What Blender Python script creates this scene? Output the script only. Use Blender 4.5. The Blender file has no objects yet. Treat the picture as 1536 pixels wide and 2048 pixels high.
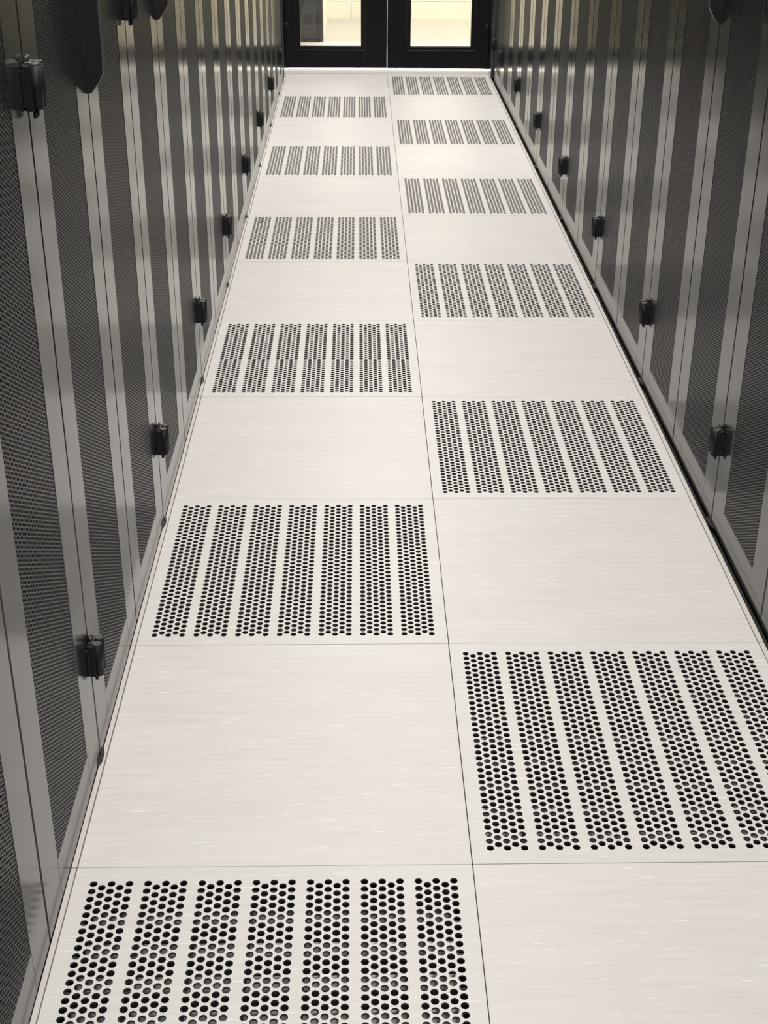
import bpy, math, random
from mathutils import Matrix, Vector
random.seed(4)
S = bpy.context.scene
COL = S.collection

# ------------------------------------------------------------------ camera
def make_camera():
    yaw, pitch, roll = 0.0255547, 0.4675607, 0.0089665
    ca, sa, cb, sb, cg, sg = (math.cos(yaw), math.sin(yaw), math.cos(pitch), math.sin(pitch),
                              math.cos(roll), math.sin(roll))
    fwd = Vector((sa*cb, ca*cb, -sb)); right = Vector((ca, -sa, 0)); up = right.cross(fwd)
    r2 = cg*right + sg*up; u2 = -sg*right + cg*up
    cd = bpy.data.cameras.new('camera'); co = bpy.data.objects.new('camera', cd); COL.objects.link(co)
    m = Matrix((r2, u2, -fwd)).transposed().to_4x4(); m.translation = Vector((-0.17107, -1.55326, 1.44519))
    co.matrix_world = m
    cd.sensor_fit = 'VERTICAL'; cd.sensor_height = 36; cd.lens = 2674.38/2048*36
    cd.shift_x = -11.82/2048; cd.shift_y = -67.84/2048
    cd.clip_start = 0.05; cd.clip_end = 60
    S.camera = co
make_camera()

# ------------------------------------------------------------------ light levels and exposure
EXPOSURE = 0.0
AISLE_W = 33.3       # each ceiling fitting over the aisle
LOBBY_W = 82.0       # fitting beyond the glazed doors
S.view_settings.view_transform = 'Standard'
S.view_settings.look = 'None'
S.view_settings.gamma = 1
S.view_settings.exposure = EXPOSURE
S.view_settings.use_curve_mapping = False
w = bpy.data.worlds.new('world'); S.world = w; w.use_nodes = True
w.node_tree.nodes['Background'].inputs[0].default_value = (0.9, 0.95, 1, 1)
w.node_tree.nodes['Background'].inputs[1].default_value = 0.02

LAMPS = []
def area(name, loc, sx, sy, watts, color):
    l = bpy.data.lights.new(name, 'AREA'); l.shape = 'RECTANGLE'; l.size = sx; l.size_y = sy
    l.energy = watts; l.color = color
    o = bpy.data.objects.new(name, l); o.location = loc; COL.objects.link(o); return o
WARM = (1.0, 0.965, 0.935)
for ly, k in ((-1.9, 1.0), (0.2, 1.0), (2.3, .97), (4.4, .8), (6.0, 1.65)):
    area('aisle_lamp', (0.0, ly, 2.905), 0.28, 1.15, AISLE_W*k, WARM)
for lx in (-0.1, 1.3):
    area('lobby_lamp', (lx, 7.95, 2.905), 1.0, 0.28, LOBBY_W, (1.0, 0.95, 0.86))
for lx in (-.35, .45):
    area('floor_pool_lamp', (lx, 6.98, 2.905), 0.55, 0.10, 34.0, (1.0, 0.96, 0.9)).data.spread = math.radians(36)  # added lamps without fittings, spread narrowed to pool light on the lobby floor

# ------------------------------------------------------------------ helpers
def tag(o, label=None, cat=None, group=None, kind=None):
    if label: o['label'] = label
    if cat: o['category'] = cat
    if group: o['group'] = group
    if kind: o['kind'] = kind
    return o
def empty(name, loc=(0, 0, 0), rz=0.0):
    o = bpy.data.objects.new(name, None); o.location = loc; o.rotation_euler = (0, 0, rz)
    o.empty_display_size = 0.1; COL.objects.link(o); return o
class MB:
    def __init__(s): s.v = []; s.f = []; s.m = []; s.sm = []
    def poly(s, pts, m=0, smooth=False):
        i = len(s.v); s.v += [tuple(p) for p in pts]; s.f.append(tuple(range(i, i+len(pts)))); s.m.append(m); s.sm.append(smooth)
    def box(s, x0, y0, z0, x1, y1, z1, m=0, bev=0.0):
        if x0 > x1: x0, x1 = x1, x0
        if y0 > y1: y0, y1 = y1, y0
        if z0 > z1: z0, z1 = z1, z0
        b = min(bev, (x1-x0)*.45, (y1-y0)*.45, (z1-z0)*.45)
        if b <= 0:
            i = len(s.v)
            s.v += [(x0,y0,z0),(x1,y0,z0),(x1,y1,z0),(x0,y1,z0),(x0,y0,z1),(x1,y0,z1),(x1,y1,z1),(x0,y1,z1)]
            for f in ((0,3,2,1),(4,5,6,7),(0,1,5,4),(1,2,6,5),(2,3,7,6),(3,0,4,7)):
                s.f.append(tuple(i+k for k in f)); s.m.append(m); s.sm.append(False)
            return
        # chamfered box: 24 vertices
        X = (x0, x1); Y = (y0, y1); Z = (z0, z1); idx = {}
        sg = (1, -1)
        for a in (0, 1):
            for c in (0, 1):
                for d in (0, 1):
                    px, py, pz = X[a], Y[c], Z[d]
                    for ax in range(3):
                        q = [px+sg[a]*b, py+sg[c]*b, pz+sg[d]*b]; q[ax] = (px, py, pz)[ax]
                        idx[(a, c, d, ax)] = len(s.v); s.v.append(tuple(q))
        def F(*k): s.f.append(tuple(idx[t] for t in k)); s.m.append(m); s.sm.append(False)
        for e in (0, 1):
            r = (lambda L: L if e else L[::-1])
            F(*r([(e,0,0,0),(e,1,0,0),(e,1,1,0),(e,0,1,0)]))
            F(*r([(0,e,0,1),(0,e,1,1),(1,e,1,1),(1,e,0,1)]))
            F(*r([(0,0,e,2),(1,0,e,2),(1,1,e,2),(0,1,e,2)]))
        for p in (0, 1):
            for q in (0, 1):
                for ax, (a1, a2) in enumerate(((1, 2), (0, 2), (0, 1))):
                    def K(t, face):
                        k = [0, 0, 0]; k[ax] = t; k[a1] = p; k[a2] = q; return (k[0], k[1], k[2], face)
                    F(K(0, a1), K(1, a1), K(1, a2), K(0, a2))
        for a in (0, 1):
            for c in (0, 1):
                for d in (0, 1): F((a,c,d,0),(a,c,d,1),(a,c,d,2))
    def cyl(s, c, r, h, n=20, axis='z', m=0, r2=None, smooth=True):
        r2 = r if r2 is None else r2
        def P(a, rr, t):
            u, v = rr*math.cos(a), rr*math.sin(a)
            if axis == 'z': return (c[0]+u, c[1]+v, c[2]+t)
            if axis == 'x': return (c[0]+t, c[1]+u, c[2]+v)
            return (c[0]+v, c[1]+t, c[2]+u)
        A = [2*math.pi*k/n for k in range(n)]
        for k in range(n):
            a, b = A[k], A[(k+1) % n]
            s.poly([P(a, r, 0), P(b, r, 0), P(b, r2, h), P(a, r2, h)], m, smooth)
        s.poly([P(a, r2, h) for a in A], m); s.poly([P(a, r, 0) for a in A[::-1]], m)
    def prism(s, prof, y0, y1, m=0):
        # profile in (x, z), extruded along y
        n = len(prof)
        for k in range(n):
            a, b = prof[k], prof[(k+1) % n]
            s.poly([(a[0], y0, a[1]), (b[0], y0, b[1]), (b[0], y1, b[1]), (a[0], y1, a[1])], m)
        s.poly([(p[0], y0, p[1]) for p in prof[::-1]], m); s.poly([(p[0], y1, p[1]) for p in prof], m)
    def mesh(s, name, mats):
        me = bpy.data.meshes.new(name); me.from_pydata(s.v, [], s.f)
        for m in mats: me.materials.append(m)
        me.polygons.foreach_set('material_index', s.m)
        me.polygons.foreach_set('use_smooth', s.sm)
        me.update(); return me
    def build(s, name, mats, parent=None, fix=True):
        if not isinstance(mats, (list, tuple)): mats = [mats]
        me = s.mesh(name, mats)
        if fix:
            import bmesh
            bm = bmesh.new(); bm.from_mesh(me); bmesh.ops.remove_doubles(bm, verts=bm.verts, dist=1e-6)
            bmesh.ops.recalc_face_normals(bm, faces=bm.faces); bm.to_mesh(me); bm.free()
        o = bpy.data.objects.new(name, me); COL.objects.link(o)
        if parent: o.parent = parent
        return o
def children(o): return [c for c in bpy.data.objects if c.parent == o]
KIDS = {}
def copy_tree(o, parent=None):
    c = o.copy(); COL.objects.link(c)
    if parent: c.parent = parent
    if o.name not in KIDS: KIDS[o.name] = children(o)
    for ch in KIDS[o.name]: copy_tree(ch, c)
    return c

def perf_cells(mb, P, cols, px, py, r, q, depth, m_face=0, m_wall=0):
    """Perforated sheet: cols = [(u_center, [v_centers])]; P(u, v, d) -> point. q points per half side."""
    out = []
    def edge(a, b, k):
        return [(a[0]+(b[0]-a[0])*t/k, a[1]+(b[1]-a[1])*t/k) for t in range(k)]
    c4 = [(-px/2, -py/2), (px/2, -py/2), (px/2, py/2), (-px/2, py/2)]
    for k in range(4): out += edge(c4[k], c4[(k+1) % 4], q)
    n = len(out); inn = [(r*x/math.hypot(x, y), r*y/math.hypot(x, y)) for x, y in out]
    v, f, mi, sm = mb.v, mb.f, mb.m, mb.sm
    for u, vs in cols:
        for vv in vs:
            i = len(v)
            for (a, b) in out: v.append(P(u+a, vv+b, 0))
            for (a, b) in inn: v.append(P(u+a, vv+b, 0))
            for (a, b) in inn: v.append(P(u+a, vv+b, depth))
            for k in range(n):
                k2 = (k+1) % n
                f.append((i+k, i+k2, i+n+k2, i+n+k)); mi.append(m_face); sm.append(False)
                f.append((i+n+k, i+n+k2, i+2*n+k2, i+2*n+k)); mi.append(m_wall); sm.append(False)

# ------------------------------------------------------------------ materials
def mat(name, color=(.5, .5, .5), rough=.5, metal=0.0, spec=.5, coat=0.0):
    m = bpy.data.materials.new(name); m.use_nodes = True
    b = m.node_tree.nodes['Principled BSDF']
    b.inputs['Base Color'].default_value = (*color, 1); b.inputs['Roughness'].default_value = rough
    b.inputs['Metallic'].default_value = metal; b.inputs['Specular IOR Level'].default_value = spec
    b.inputs['Coat Weight'].default_value = coat
    return m
def N(m, t, **kw):
    n = m.node_tree.nodes.new(t)
    for k, v in kw.items(): setattr(n, k, v)
    return n
def L(m, a, b): m.node_tree.links.new(a, b)
def noise_fac(m, scale_vec, scale, detail=2, rough=.5, coord='Position'):
    if coord == 'Position': src = N(m, 'ShaderNodeNewGeometry').outputs['Position']
    else: src = N(m, 'ShaderNodeTexCoord').outputs[coord]
    mp = N(m, 'ShaderNodeMapping'); mp.inputs['Scale'].default_value = scale_vec
    L(m, src, mp.inputs['Vector'])
    nz = N(m, 'ShaderNodeTexNoise'); nz.inputs['Scale'].default_value = scale
    nz.inputs['Detail'].default_value = detail; nz.inputs['Roughness'].default_value = rough
    L(m, mp.outputs[0], nz.inputs['Vector']); return nz.outputs['Fac']
def ramp(m, fac, stops):
    r = N(m, 'ShaderNodeValToRGB'); e = r.color_ramp.elements
    while len(e) < len(stops): e.new(.5)
    for k, (p, c) in enumerate(stops): e[k].position = p; e[k].color = (*c, 1) if len(c) == 3 else c
    L(m, fac, r.inputs['Fac']); return r.outputs['Color']
def mix(m, fac, a, b, mode='MIX'):
    n = N(m, 'ShaderNodeMix', data_type='RGBA', blend_type=mode)
    if isinstance(fac, (int, float)): n.inputs[0].default_value = fac
    else: L(m, fac, n.inputs[0])
    for i, x in ((6, a), (7, b)):
        if isinstance(x, tuple): n.inputs[i].default_value = (*x, 1)
        else: L(m, x, n.inputs[i])
    return n.outputs[2]

def tile_material(name, base, tint_amt):
    m = mat(name, base, .42, spec=.4)
    b = m.node_tree.nodes['Principled BSDF']
    f1 = noise_fac(m, (7, 100, 1), 1.0, 3, .6)
    f2 = noise_fac(m, (2, 9, 1), 1.3, 2, .5)
    f3 = noise_fac(m, (16, 330, 1), 1.0, 1, .5)
    f4 = noise_fac(m, (7, 260, 1), 1.0, 2, .6)
    dark = tuple(c*.955 for c in base); lite = tuple(min(1, c*1.045) for c in base)
    c1 = ramp(m, f1, [(.30, dark), (.5, base), (.72, lite)])
    c2 = ramp(m, f2, [(.3, (.965, .955, .955)), (.7, (1.0, 1.0, .99))])
    c = mix(m, 1.0, c1, c2, 'MULTIPLY')
    fl = ramp(m, f3, [(.70, (0, 0, 0)), (.745, (1, 1, 1))])
    c = mix(m, fl, c, (1.0, .99, .97))
    sc = ramp(m, f4, [(.20, (1, 1, 1)), (.25, (0, 0, 0))])
    c = mix(m, sc, c, tuple(x*.74 for x in base))
    oi = N(m, 'ShaderNodeObjectInfo')
    tr = ramp(m, oi.outputs['Random'], [(0, (1-tint_amt, 1-tint_amt, 1-tint_amt*1.3)), (1, (1, 1, 1))])
    c = mix(m, 1.0, c, tr, 'MULTIPLY')
    L(m, c, b.inputs['Base Color'])
    rr = N(m, 'ShaderNodeMapRange'); rr.inputs['To Min'].default_value = .36; rr.inputs['To Max'].default_value = .5
    L(m, f1, rr.inputs['Value']); L(m, rr.outputs[0], b.inputs['Roughness'])
    return m
TILE = tile_material('white_tile_laminate', (.790, .773, .754), .03)
PTILE = tile_material('white_perforated_laminate', (.785, .775, .75), .03)
EDGE = mat('tile_edge_trim', (.70, .67, .63), .45)
HOLEWALL = mat('punched_steel_edge', (.13, .125, .12), .5, .3)
DAMPER = mat('galvanised_damper', (.45, .44, .43), .35, .6)
STEELD = mat('dark_pedestal_steel', (.03, .03, .03), .6)

def cabinet_paint():
    m = mat('black_cabinet_paint', (.024, .024, .023), .12, spec=.62, coat=.12)
    m.node_tree.nodes['Principled BSDF'].inputs['Coat Roughness'].default_value = .17
    b = m.node_tree.nodes['Principled BSDF']
    f2 = noise_fac(m, (3, 3, 1.2), 1.5, 3, .6, 'Object')
    rr = N(m, 'ShaderNodeMapRange'); rr.inputs['To Min'].default_value = .14; rr.inputs['To Max'].default_value = .19
    L(m, f2, rr.inputs['Value']); L(m, rr.outputs[0], b.inputs['Roughness'])
    return m
PAINT = cabinet_paint()
MESHP = mat('black_perforated_steel', (.022, .021, .021), .32, spec=.62)
MESHW = mat('perforation_rim', (.010, .010, .010), .45, spec=.3)
INNER = mat('cabinet_interior_black', (.006, .006, .006), .8, spec=.2)
HINGE = mat('hinge_black_cast', (.013, .013, .014), .5, spec=.3)
HCAP = mat('hinge_worn_cap', (.09, .085, .08), .45, .4)
HANDLE = mat('handle_black_plastic', (.012, .012, .013), .45)
FRAME = mat('satin_black_door_profile', (.008, .007, .008), .45, spec=.15)
JAMB = mat('dark_grey_jamb', (.06, .06, .065), .22, coat=1.0)
BEAD = mat('satin_black_bead', (.014, .013, .013), .35, spec=.3)
BOLT = mat('bolt_grey_metal', (.12, .12, .12), .4, .6)
SILL = mat('white_door_sill', (.86, .84, .80), .4)
LOBFLOOR = mat('pale_grey_lobby_vinyl', (.37, .355, .33), .36)
CEIL = mat('white_ceiling_tile', (.75, .74, .72), .8)
GREYW = mat('grey_room_wall', (.55, .54, .52), .7)
DARKDOOR = mat('charcoal_door_panel', (.022, .022, .022), .5, spec=.25)
DARKEDGE = mat('brown_black_door_edge', (.018, .013, .012), .5, spec=.25)
GAPSHADE = mat('gap_shade_strip', (.02, .02, .02), .9)  # near-black colour stands for the shade in the cabinet gaps
DEBRIS = mat('dark_scrap', (.02, .018, .016), .7)
FIT = mat('light_fitting_white', (.8, .8, .8), .5)
def emit(name, col, s):
    m = bpy.data.materials.new(name); m.use_nodes = True; nt = m.node_tree; nt.nodes.clear()
    e = nt.nodes.new('ShaderNodeEmission'); o = nt.nodes.new('ShaderNodeOutputMaterial')
    e.inputs[0].default_value = (*col, 1); e.inputs[1].default_value = s; nt.links.new(e.outputs[0], o.inputs[0]); return m
DIFF = emit('lamp_diffuser', (1, .96, .9), 2.0)
def glass():
    m = bpy.data.materials.new('clear_door_glass'); m.use_nodes = True; nt = m.node_tree; nt.nodes.clear()
    o = nt.nodes.new('ShaderNodeOutputMaterial'); t = nt.nodes.new('ShaderNodeBsdfTransparent')
    g = nt.nodes.new('ShaderNodeBsdfGlossy'); g.inputs['Roughness'].default_value = .02
    t.inputs[0].default_value = (.95, .96, .94, 1)
    fr = nt.nodes.new('ShaderNodeFresnel'); fr.inputs[0].default_value = 1.45
    mx = nt.nodes.new('ShaderNodeMixShader')
    nt.links.new(fr.outputs[0], mx.inputs[0]); nt.links.new(t.outputs[0], mx.inputs[1]); nt.links.new(g.outputs[0], mx.inputs[2])
    nt.links.new(mx.outputs[0], o.inputs[0]); return m
GLASS = glass()
def block_wall():
    m = mat('cream_painted_blockwork', (.80, .765, .66), .6)
    b = m.node_tree.nodes['Principled BSDF']
    src = N(m, 'ShaderNodeNewGeometry').outputs['Position']
    sx = N(m, 'ShaderNodeSeparateXYZ'); L(m, src, sx.inputs[0])
    ad = N(m, 'ShaderNodeMath', operation='ADD'); L(m, sx.outputs[0], ad.inputs[0]); L(m, sx.outputs[1], ad.inputs[1])
    cb = N(m, 'ShaderNodeCombineXYZ'); L(m, ad.outputs[0], cb.inputs[0]); L(m, sx.outputs[2], cb.inputs[1])
    mp = N(m, 'ShaderNodeMapping'); mp.inputs['Location'].default_value = (.06, .105, 0); L(m, cb.outputs[0], mp.inputs[0])
    br = N(m, 'ShaderNodeTexBrick'); br.inputs['Scale'].default_value = 1
    br.inputs['Brick Width'].default_value = .45; br.inputs['Row Height'].default_value = .225
    br.inputs['Mortar Size'].default_value = .006; br.inputs['Mortar Smooth'].default_value = .6
    br.inputs['Color1'].default_value = (.80, .765, .66, 1); br.inputs['Color2'].default_value = (.78, .75, .645, 1)
    br.inputs['Mortar'].default_value = (.84, .81, .72, 1)
    L(m, mp.outputs[0], br.inputs['Vector']); L(m, br.outputs['Color'], b.inputs['Base Color'])
    bp = N(m, 'ShaderNodeBump', invert=True); bp.inputs['Strength'].default_value = .8; bp.inputs['Distance'].default_value = .006
    L(m, br.outputs['Fac'], bp.inputs['Height']); L(m, bp.outputs[0], b.inputs['Normal'])
    return m
BLOCK = block_wall()

# ------------------------------------------------------------------ setting
XL, XR = -0.6097, 0.6200          # cabinet door faces
ROW0, ROW1 = -3, 10               # tile rows -3 .. 10  (row n spans y = .6n .. .6(n+1))
YEND = 6.60
def structure(o): return tag(o, kind='structure')
f = MB()                                            # underfloor slab, pedestals and stringers, solid floor beside the aisle
f.box(-1.9, -2.4, -.34, 1.9, 6.69, -.30)
f.box(-1.9, -2.4, -.30, -.66, 6.69, -.0002); f.box(.66, -2.4, -.30, 1.9, 6.69, -.0002)
for n in range(ROW0, ROW1+2):
    y = .6*n
    f.box(-.66, y-.012, -.075, .66, y+.012, -.0335)
for x in (-.606, 0, .606): f.box(x-.012, -1.8, -.075, x+.012, 6.6, -.0335)
for n in range(ROW0, ROW1+2):
    for x in (-.606, 0, .606): f.cyl((x, .6*n, -.30), .013, .225, 10)
f.box(-.66, -2.4, -.30, .66, -1.805, -.0002)
structure(f.build('floor', STEELD))
f = MB(); f.box(-2.6, 6.72, -.30, 3.2, 9.0, 0.0); f.box(-.66, 6.655, -.30, .66, 6.72, -.0005)
structure(f.build('floor', LOBFLOOR))
c = MB(); c.box(-2.7, -2.6, 3.0, 3.3, 9.1, 3.1); structure(c.build('ceiling', CEIL))
def wall(name, m, *b):
    w_ = MB(); w_.box(*b); return structure(w_.build(name, m))
wall('wall_back', GREYW, -2.0, -2.55, -.3, 2.0, -2.4, 3.0)
wall('wall_left', GREYW, -2.0, -2.4, -.3, -1.9, 6.66, 3.0)
wall('wall_right', GREYW, 1.9, -2.4, -.3, 2.0, 6.66, 3.0)
wall('wall_far', BLOCK, -2.6, 8.94, 0, 3.2, 9.05, 3.0)
wall('wall_lobby_left', BLOCK, -2.6, 7.90, 0, -.405, 8.94, 3.0)
wall('wall_lobby_right', BLOCK, 3.1, 6.75, 0, 3.2, 8.94, 3.0)
wall('wall_lobby_side', BLOCK, -2.7, 6.75, 0, -2.6, 8.94, 3.0)
b_ = MB()                                            # containment bulkhead around the glazed doors
b_.box(-2.6, 6.66, 0, -.66, 6.74, 3.0); b_.box(.66, 6.66, 0, 3.2, 6.74, 3.0); b_.box(-.66, 6.66, 2.16, .66, 6.74, 3.0)
structure(b_.build('wall_end', GREYW))

# tile edge strips beside both rows of cabinets: one length per tile
for side, x0, x1 in (('left', -.6092, -.6012), ('right', .6012, .6110)):
    for n in range(ROW0, ROW1+1):
        s_ = MB(); s_.box(x0, .6*n+.0008, -.0335, x1, .6*n+.5992, .0004, 0, .0005)
        structure(s_.build('trim_1' if side == 'left' else 'trim_2', EDGE))
s_ = MB(); s_.box(-.607, YEND+.0015, -.033, .611, 6.655, -.0003, 0, .0006); structure(s_.build('trim_3', EDGE))
s_ = MB(); s_.box(-.625, 6.657, -.0005, .645, 6.695, .019, 0, .002); structure(s_.build('trim_4', SILL))
# dark strip standing in for the shade in the gap under the right-hand cabinets
s_ = MB(); s_.box(.6112, -1.8, -.034, .650, 6.6, -.010); structure(s_.build('trim_5', GAPSHADE))
s_ = MB(); s_.box(-.650, -1.8, -.034, -.6086, 6.6, -.010); structure(s_.build('trim_6', GAPSHADE))  # same painted gap shade along the left row

# ------------------------------------------------------------------ floor tiles
TH = .032
def plain_tile():
    t = MB(); g = .0007
    t.box(g, .0004, -TH, .6-g, .5996, 0, 0, .0005)
    return t.build('plain_tile', TILE)
def perforated_tile():
    g = .0007; px, py = .013333, .01561
    x0, y0 = .0305, .0347; t = MB(); P = lambda u, v, d: (u, v, -d)
    bx0, bx1 = x0-px/2, x0+.4854+.05333+px/2
    by0, by1 = y0-py/2, y0+34*py+py/2
    A = .6-g
    def q(a, b, c, d, m=0): t.poly([(a, b, 0), (c, b, 0), (c, d, 0), (a, d, 0)], m)
    q(g, g, A, by0); q(g, by1, A, A); q(g, by0, bx0, by1); q(bx1, by0, A, by1)
    for b in range(7):
        xb = x0+.0809*b; cols = []
        for c in range(5):
            u = xb+px*c
            if c % 2 == 0: cols.append((u, [y0+py*k for k in range(35)]))
            else:
                cols.append((u, [y0+py*(k+.5) for k in range(34)]))
                q(u-px/2, by0, u+px/2, by0+py/2); q(u-px/2, by1-py/2, u+px/2, by1)
        perf_cells(t, P, cols, px, py, .0058, 4, .0035, 0, 1)
        if b < 6: q(xb+4*px+px/2, by0, xb+.0809-px/2, by1)
    # skirt
    for (a, b, c, d) in ((g, g, A, g), (A, g, A, A), (A, A, g, A), (g, A, g, g)):
        t.poly([(a, b, -TH), (c, d, -TH), (c, d, 0), (a, b, 0)], 0)
    o = t.build('perforated_tile', [PTILE, HOLEWALL], fix=False)
    # frame ribs and adjustable damper hanging under the holes
    r = MB()
    for k in range(8):
        xx = x0-.0138+.0809*k
        if k == 0: xx = .012
        if k == 7: xx = .578
        r.box(xx, .01, -.030, xx+.010, .59, -.0037)
    for k in range(9): r.box(.012, .052+.062*k, -.040, .588, .055+.062*k, -.0037)
    for y in (.006, .588): r.box(.006, y, -.030, .594, y+.006, -.0037)
    r.build('rib_frame', STEELD, o)
    d = MB()
    for k in range(9):
        yy = .03+.062*k; a = math.radians(4); hw = .025
        d.poly([(.03, yy-hw*math.cos(a), -.046-hw*math.sin(a)), (.57, yy-hw*math.cos(a), -.046-hw*math.sin(a)),
                (.57, yy+hw*math.cos(a), -.046+hw*math.sin(a)), (.03, yy+hw*math.cos(a), -.046+hw*math.sin(a))])
    for x in (.11, .19, .27, .35, .43, .51): d.box(x-.003, .02, -.0435, x+.003, .58, -.041)
    d.build('damper', DAMPER, o)
    return o
solid0, perf0 = plain_tile(), perforated_tile()
ORD = ['first', 'second', 'third', 'fourth', 'fifth', 'sixth', 'seventh', 'eighth', 'ninth', 'tenth', 'eleventh', 'twelfth', 'thirteenth', 'fourteenth']
used = {'s': False, 'p': False}; cnt = {}
for n in range(10, ROW0-1, -1):
    for side in ('left', 'right'):
        perf = (n % 2 == 0) if side == 'right' else (n % 2 != 0)
        k = 'p' if perf else 's'; src = perf0 if perf else solid0
        o = src if not used[k] else copy_tree(src)
        used[k] = True
        o.location = ((-.6 if side == 'left' else 0), .6*n, 0)
        i = cnt.get((side, k), 0); cnt[(side, k)] = i+1
        word = 'perforated white floor tile with seven bands of holes' if perf else 'plain white streaked floor tile'
        tag(o, '%s, %s column, %s from the glazed doors' % (word, side, ORD[i]), 'tile',
            'perforated tiles' if perf else 'plain tiles')

# ------------------------------------------------------------------ server cabinets
CW, CH, HALF = .8255, 2.02, .41275
NC, PX, PZ = 40, .0058, .0067
NR = 277
def door_meshes(width, gap=.0021):
    """door leaf in its own frame: hinge edge at y=0, face at x=0 looking to +x"""
    y0, y1 = .0034, width-.0017
    a = width/2-NC*PX/2; b = width/2+NC*PX/2; z0, z1 = .0028, CH-.03; pz0 = .073; pz1 = pz0+NR*PZ
    fr = MB(); T = .024; bv = .0016
    fr.box(-T, y0, z0, 0, a, z1, 0, bv); fr.box(-T, b, z0, 0, y1, z1, 0, bv)
    fr.box(-T, a-.004, z0, 0, b+.004, pz0, 0, bv*.0); fr.box(-T, a-.004, pz1, 0, b+.004, z1, 0, 0)
    sh = MB(); cols = []
    for c in range(NC):
        u = a+PX*(c+.5)
        if c % 2 == 0: cols.append((u, [pz0+PZ*(k+.5) for k in range(NR)]))
        else:
            cols.append((u, [pz0+PZ*(k+1) for k in range(NR-1)]))
            for zz in (pz0, pz1-PZ/2):
                sh.poly([(-.0006, u-PX/2, zz), (-.0006, u+PX/2, zz), (-.0006, u+PX/2, zz+PZ/2), (-.0006, u-PX/2, zz+PZ/2)])
    perf_cells(sh, lambda u, v, d: (-.0006-d, u, v), cols, PX, PZ, .0028, 2, .0020, 0, 1)
    return fr, sh
def hinge_mb(s):
    """one knuckle of the paired hinge, on the side s (+1/-1) of the seam at y=0"""
    h = MB()
    def yb(a, b): return (min(s*a, s*b), max(s*a, s*b))
    y0, y1 = yb(.0012, .0175)
    h.box(0.0, y0, .176, .013, y1, .236, 0, .002)          # leaf block against the door
    h.cyl((.0165, s*.0095, .179), .0078, .056, 18)         # barrel
    y0, y1 = yb(.0012, .0225)
    h.box(0.0, y0, .182, .004, y1, .230, 0, .001)          # mounting flange
    return h
def hinge_cap_mb(s):
    h = MB(); h.cyl((.0165, s*.0095, .2352), .0074, .0026, 18, r2=.0062)
    y0, y1 = sorted((s*.0012, s*.0105)); h.box(.003, y0, .2352, .011, y1, .2385, 0, .001)
    h.cyl((.006, s*.0045, .2385), .0024, .007, 10)
    return h
def hinge_pin_mb(s):
    h = MB(); h.cyl((.0105, s*.0058, .166), .0030, .0125, 12); return h
def handle_mb():
    h = MB(); z0 = 1.020
    prof = [(0.0, z0), (.007, z0+.002), (.022, z0+.022), (.0285, z0+.034), (.030, z0+.07), (.030, z0+.20), (.024, z0+.225), (.0, z0+.235)]
    # tapered in plan: three slices give the boat-shaped lower end
    n = len(prof)
    W = [.003, .0045, .0095, .0130, .0145, .0145, .012, .008]
    fr = [(p[0], -wd, p[1]) for p, wd in zip(prof, W)]; bk = [(p[0], wd, p[1]) for p, wd in zip(prof, W)]
    for k in range(n-1): h.poly([fr[k], fr[k+1], bk[k+1], bk[k]])
    base = [(0, -w_, p[1]) for p, w_ in zip(prof, W)]; bas2 = [(0, w_, p[1]) for p, w_ in zip(prof, W)]
    for k in range(n-1):
        h.poly([base[k], base[k+1], fr[k+1], fr[k]]); h.poly([bas2[k], bk[k], bk[k+1], bas2[k+1]])
    h.poly([base[0], fr[0], bk[0], bas2[0]]); h.poly([base[-1], bas2[-1], bk[-1], fr[-1]])
    return h
def lock_mb():
    h = MB(); h.cyl((.0298, 0, 1.215), .006, .003, 18, 'x'); return h

def mesh_only(mb, name, mats, fix=True):
    o = mb.build(name, mats, None, fix); me = o.data; bpy.data.objects.remove(o); return me
frM, shM = door_meshes(HALF)
ME = {'door': mesh_only(frM, 'door', [PAINT]), 'sheet': mesh_only(shM, 'perforated_panel', [MESHP, MESHW], False),
      'handle': mesh_only(handle_mb(), 'handle', [HANDLE]), 'lock': mesh_only(lock_mb(), 'lock', [BOLT])}
for s in (1, -1):
    a, b, c = hinge_mb(s), hinge_cap_mb(s), hinge_pin_mb(s)
    h = MB()
    for k, (p, mi) in enumerate(((a, 0), (b, 1), (c, 0))):
        o = len(h.v); h.v += p.v; h.f += [tuple(i+o for i in q) for q in p.f]; h.m += [mi]*len(p.f); h.sm += p.sm
    ME['hinge', s] = mesh_only(h, 'hinge', [HINGE, HCAP])
def link(name, me, parent, loc=(0, 0, 0)):
    o = bpy.data.objects.new(name, me); o.location = loc; o.parent = parent; COL.objects.link(o); return o
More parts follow.
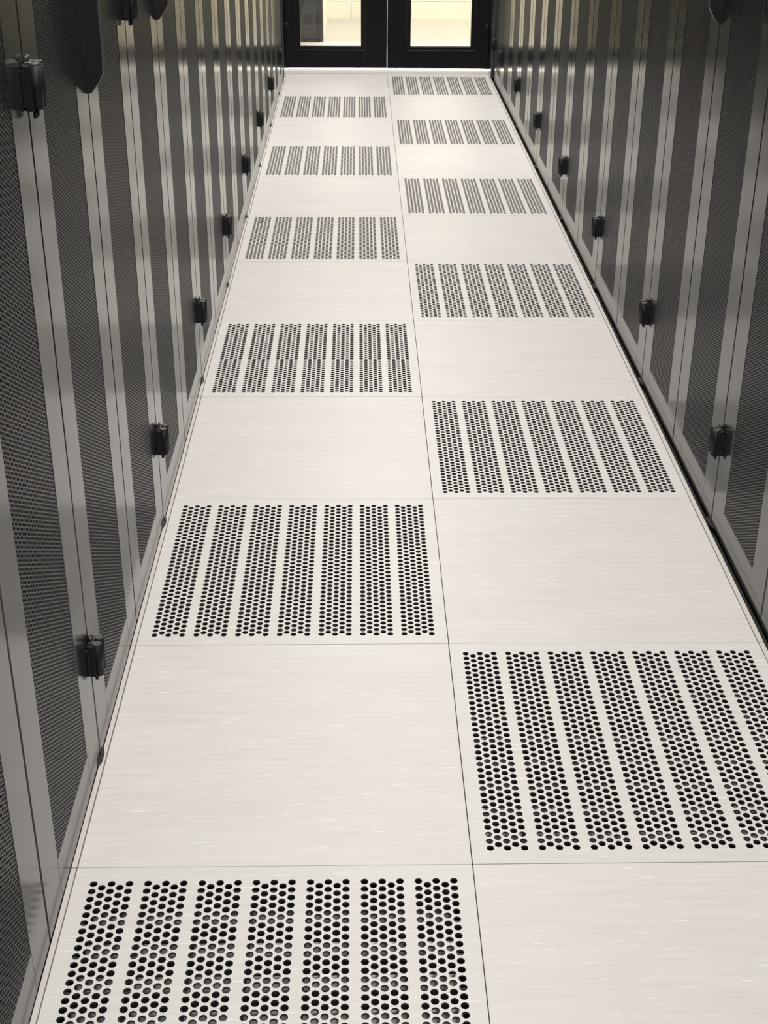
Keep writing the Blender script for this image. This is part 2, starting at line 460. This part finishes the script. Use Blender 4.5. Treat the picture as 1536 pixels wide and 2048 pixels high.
def make_cabinet(nd=2):
    root = empty('server_cabinet'); W = HALF*nd; D = 1.10
    b = MB(); t = .0015; e = .0008
    b.box(-D, e, .002, -.026, .020, CH); b.box(-D, W-.020, .002, -.026, W-e, CH)
    b.box(-D, e, .002, -D+.02, W-e, CH); b.box(-D, e, CH-.03, -.026, W-e, CH); b.box(-D, e, .002, -.026, W-e, .05)
    # vertical mounting rails and a stack of blank fronts far inside
    b.build('cabinet_body', INNER, root)
    for y in (.05, W-.07):
        r = MB(); r.box(-.16, y, .05, -.14, y+.02, CH-.03); r.build('mounting_rail', INNER, root)
    for k in range(nd):
        d = link('door', ME['door'], root, (0, HALF*k, 0))
        link('perforated_panel', ME['sheet'], d)
        first = (k == 0)
        s = 1 if first else -1; ye = 0 if first else HALF
        for z in (0, .902, 1.62):
            link('hinge', ME['hinge', s], d, (0, ye, z))
        if nd == 2 and first:
            h = link('handle', ME['handle'], d, (0, HALF, 0))
    for s, y in ((1, 0.0), (-1, W)):                     # little levelling feet at the two hinge corners
        f_ = MB(); pts = [(-.03, y+s*.0005), (.001, y+s*.0005), (.0052, y+s*.002), (.0052, y+s*.010), (.001, y+s*.026), (-.03, y+s*.045)]
        f_.poly([(p[0], p[1], .0044) for p in pts]); f_.poly([(p[0], p[1], .0006) for p in pts[::-1]])
        for k in range(6):
            p, q = pts[k], pts[(k+1) % 6]; f_.poly([(p[0], p[1], .0006), (q[0], q[1], .0006), (q[0], q[1], .0044), (p[0], p[1], .0044)])
        f_.build('levelling_foot', HINGE, root)
    return root
cab0 = make_cabinet()
first = True
for side in ('left', 'right'):
    Y0 = .262 if side == 'left' else .250
    for k in range(6, -3, -1):
        o = cab0 if first else copy_tree(cab0); first = False
        y = Y0+CW*k
        if side == 'left': o.location = (XL, y, .0); o.rotation_euler = (0, 0, 0)
        else: o.location = (XR, y+CW, .0); o.rotation_euler = (0, 0, math.pi)
        tag(o, 'black server cabinet with two mesh doors, %s row, %s double-door one from the glazed doors' % (side, ORD[6-k]),
            'server cabinet', 'double-door server cabinets')
    # narrow single-door cabinet next to the glazed doors
    c1 = make_cabinet(1); y = Y0+CW*7
    if side == 'left': c1.location = (XL, y, 0)
    else: c1.location = (XR, y+HALF, 0); c1.rotation_euler = (0, 0, math.pi)
    tag(c1, 'narrow black single-door mesh cabinet ending the %s row beside the glazed doors' % side, 'server cabinet')

# ------------------------------------------------------------------ glazed doors at the end of the aisle
YD = 6.690
def glazed(name, x0, x1, wx0, wx1, hx, s):
    root = empty(name, (x0, YD, .0)); structure(root)
    def bb(m, a, b, c, d, e, f, bev=.002): m.box(a-x0, b-YD, c, d-x0, e-YD, f, 0, bev)
    fr = MB(); y1 = YD+.044; zb, zt, wz0, wz1 = .029, 2.12, .152, 1.98
    bb(fr, x0, YD, zb, wx0, y1, zt); bb(fr, wx1, YD, zb, x1, y1, zt)
    bb(fr, wx0-.002, YD, zb, wx1+.002, y1, wz0); bb(fr, wx0-.002, YD, wz1, wx1+.002, y1, zt)
    fr.build('door_leaf', FRAME, root)
    bd = MB(); e = .014                                   # glazing bead
    for (a, c, d, f_) in ((wx0-.028, wz0-.024, wx1+.028, wz0-.018), (wx0-.028, wz1+.018, wx1+.028, wz1+.024)):
        bb(bd, a, YD-.003, c, d, YD+.001, f_, .001)
    for a in (wx0-.028, wx1+.022): bb(bd, a, YD-.003, wz0-.024, a+.006, YD+.001, wz1+.024, .001)
    bd.build('glazing_bead', BEAD, root)
    g = MB(); bb(g, wx0-.001, YD+.020, wz0-.001, wx1+.001, YD+.022, wz1+.001, 0); g.build('glass_pane', GLASS, root)
    b = MB(); bb(b, hx-.009, YD-.012, .250, hx+.009, YD, .285, .002); bb(b, hx-.005, YD-.016, .262, hx+.005, YD-.010, .274, .001)
    b.build('flush_bolt', HINGE, root)
    p = MB()                                              # pull handle, above the picture
    xx = x1-.05 if s < 0 else x0+.05
    bb(p, xx-.010, YD-.060, .90, xx+.010, YD-.045, 1.35, .004)
    for z in (.93, 1.32): bb(p, xx-.008, YD-.05, z-.008, xx+.008, YD, z+.008, .001)
    p.build('pull_handle', BOLT, root)
    return root
glazed('door_1', -.604, -.0015, -.514, -.155, -.594, -1)
glazed('door_2', .0015, .604, .139, .497, .590, 1)
j = MB()
j.box(-.66, 6.517, 0, -.606, 6.745, 2.16, 0, .003); j.box(.606, 6.517, 0, .66, 6.745, 2.16, 0, .003)
j.box(-.606, 6.68, 2.123, .606, 6.745, 2.16, 0, .002)
j.box(-.607, 6.7345, .02, -.585, 6.75, 2.14); j.box(.585, 6.7345, .02, .607, 6.75, 2.14)
structure(j.build('trim_7', JAMB))

# dark door standing past the glass on the left
dr = empty('door_3', (-1.10, 7.86, 0)); structure(dr)
d = MB(); d.box(0, -.02, .012, .655, .025, 2.08, 0, .003); d.build('door_leaf', DARKDOOR, dr)
d = MB(); d.box(.655, -.025, .004, .690, .035, 2.12, 0, .003); d.box(-.035, -.025, .004, 0, .035, 2.12, 0, .003)
d.box(-.035, -.025, 2.085, .69, .035, 2.12, 0, .003); d.build('door_frame', DARKEDGE, dr)
d = MB(); d.box(.02, -.024, .012, .64, -.02, .055, 0, .001); d.build('kick_strip', DARKEDGE, dr)

# ------------------------------------------------------------------ ceiling fittings (above the picture)
def fitting(x, y, a, b, label):
    r = empty('ceiling_light', (x, y, 2.91))
    h = MB(); h.box(-a/2-.02, -b/2-.02, .005, a/2+.02, b/2+.02, .09, 0, .004); h.build('housing', FIT, r)
    h = MB(); h.box(-a/2, -b/2, 0, a/2, b/2, .006); h.build('diffuser', DIFF, r)
    tag(r, label, 'ceiling light', 'ceiling lights'); return r
for i, ly in enumerate((6.0, 4.4, 2.3, .2, -1.9)):
    fitting(0, ly, .30, 1.2, 'long white ceiling light over the aisle, %s from the glazed doors' % ORD[i])
for lx, wd in ((-.1, 'left'), (1.3, 'right')):
    fitting(lx, 7.95, 1.05, .30, 'white ceiling light past the glazed doors, %s one of two' % wd)

# ------------------------------------------------------------------ scraps on the tiles
def tube(name, pts, r, m):
    t = MB(); n = 6
    rings = []
    for i, p in enumerate(pts):
        p = Vector(p); q = Vector(pts[min(i+1, len(pts)-1)])-Vector(pts[max(i-1, 0)])
        q.normalize(); a = q.cross(Vector((0, 0, 1))); a.normalize(); b = a.cross(q)
        rings.append([p+r*(math.cos(2*math.pi*k/n)*a+math.sin(2*math.pi*k/n)*b) for k in range(n)])
    for i in range(len(rings)-1):
        for k in range(n): t.poly([rings[i][k], rings[i][(k+1) % n], rings[i+1][(k+1) % n], rings[i+1][k]], 0, True)
    t.poly(rings[0][::-1]); t.poly(rings[-1]); return t.build(name, m)
sx, sy = -.545, 3.52
pts = [(sx-.006+.009*math.sin(t*.9), sy+.030-.017*t, .0014) for t in (0, .6, 1.2, 1.8, 2.4, 3.0, 3.6)]
o = tube('cable_scrap', pts, .0013, DEBRIS)
tag(o, 'tiny curled dark scrap lying on a perforated tile in the left column', 'scrap')
d = MB(); d.cyl((.507, 4.96, 0), .0035, .003, 8, r2=.002); o = d.build('grit_crumb', DEBRIS)
tag(o, 'tiny dark crumb between hole bands of a far right perforated tile', 'crumb')
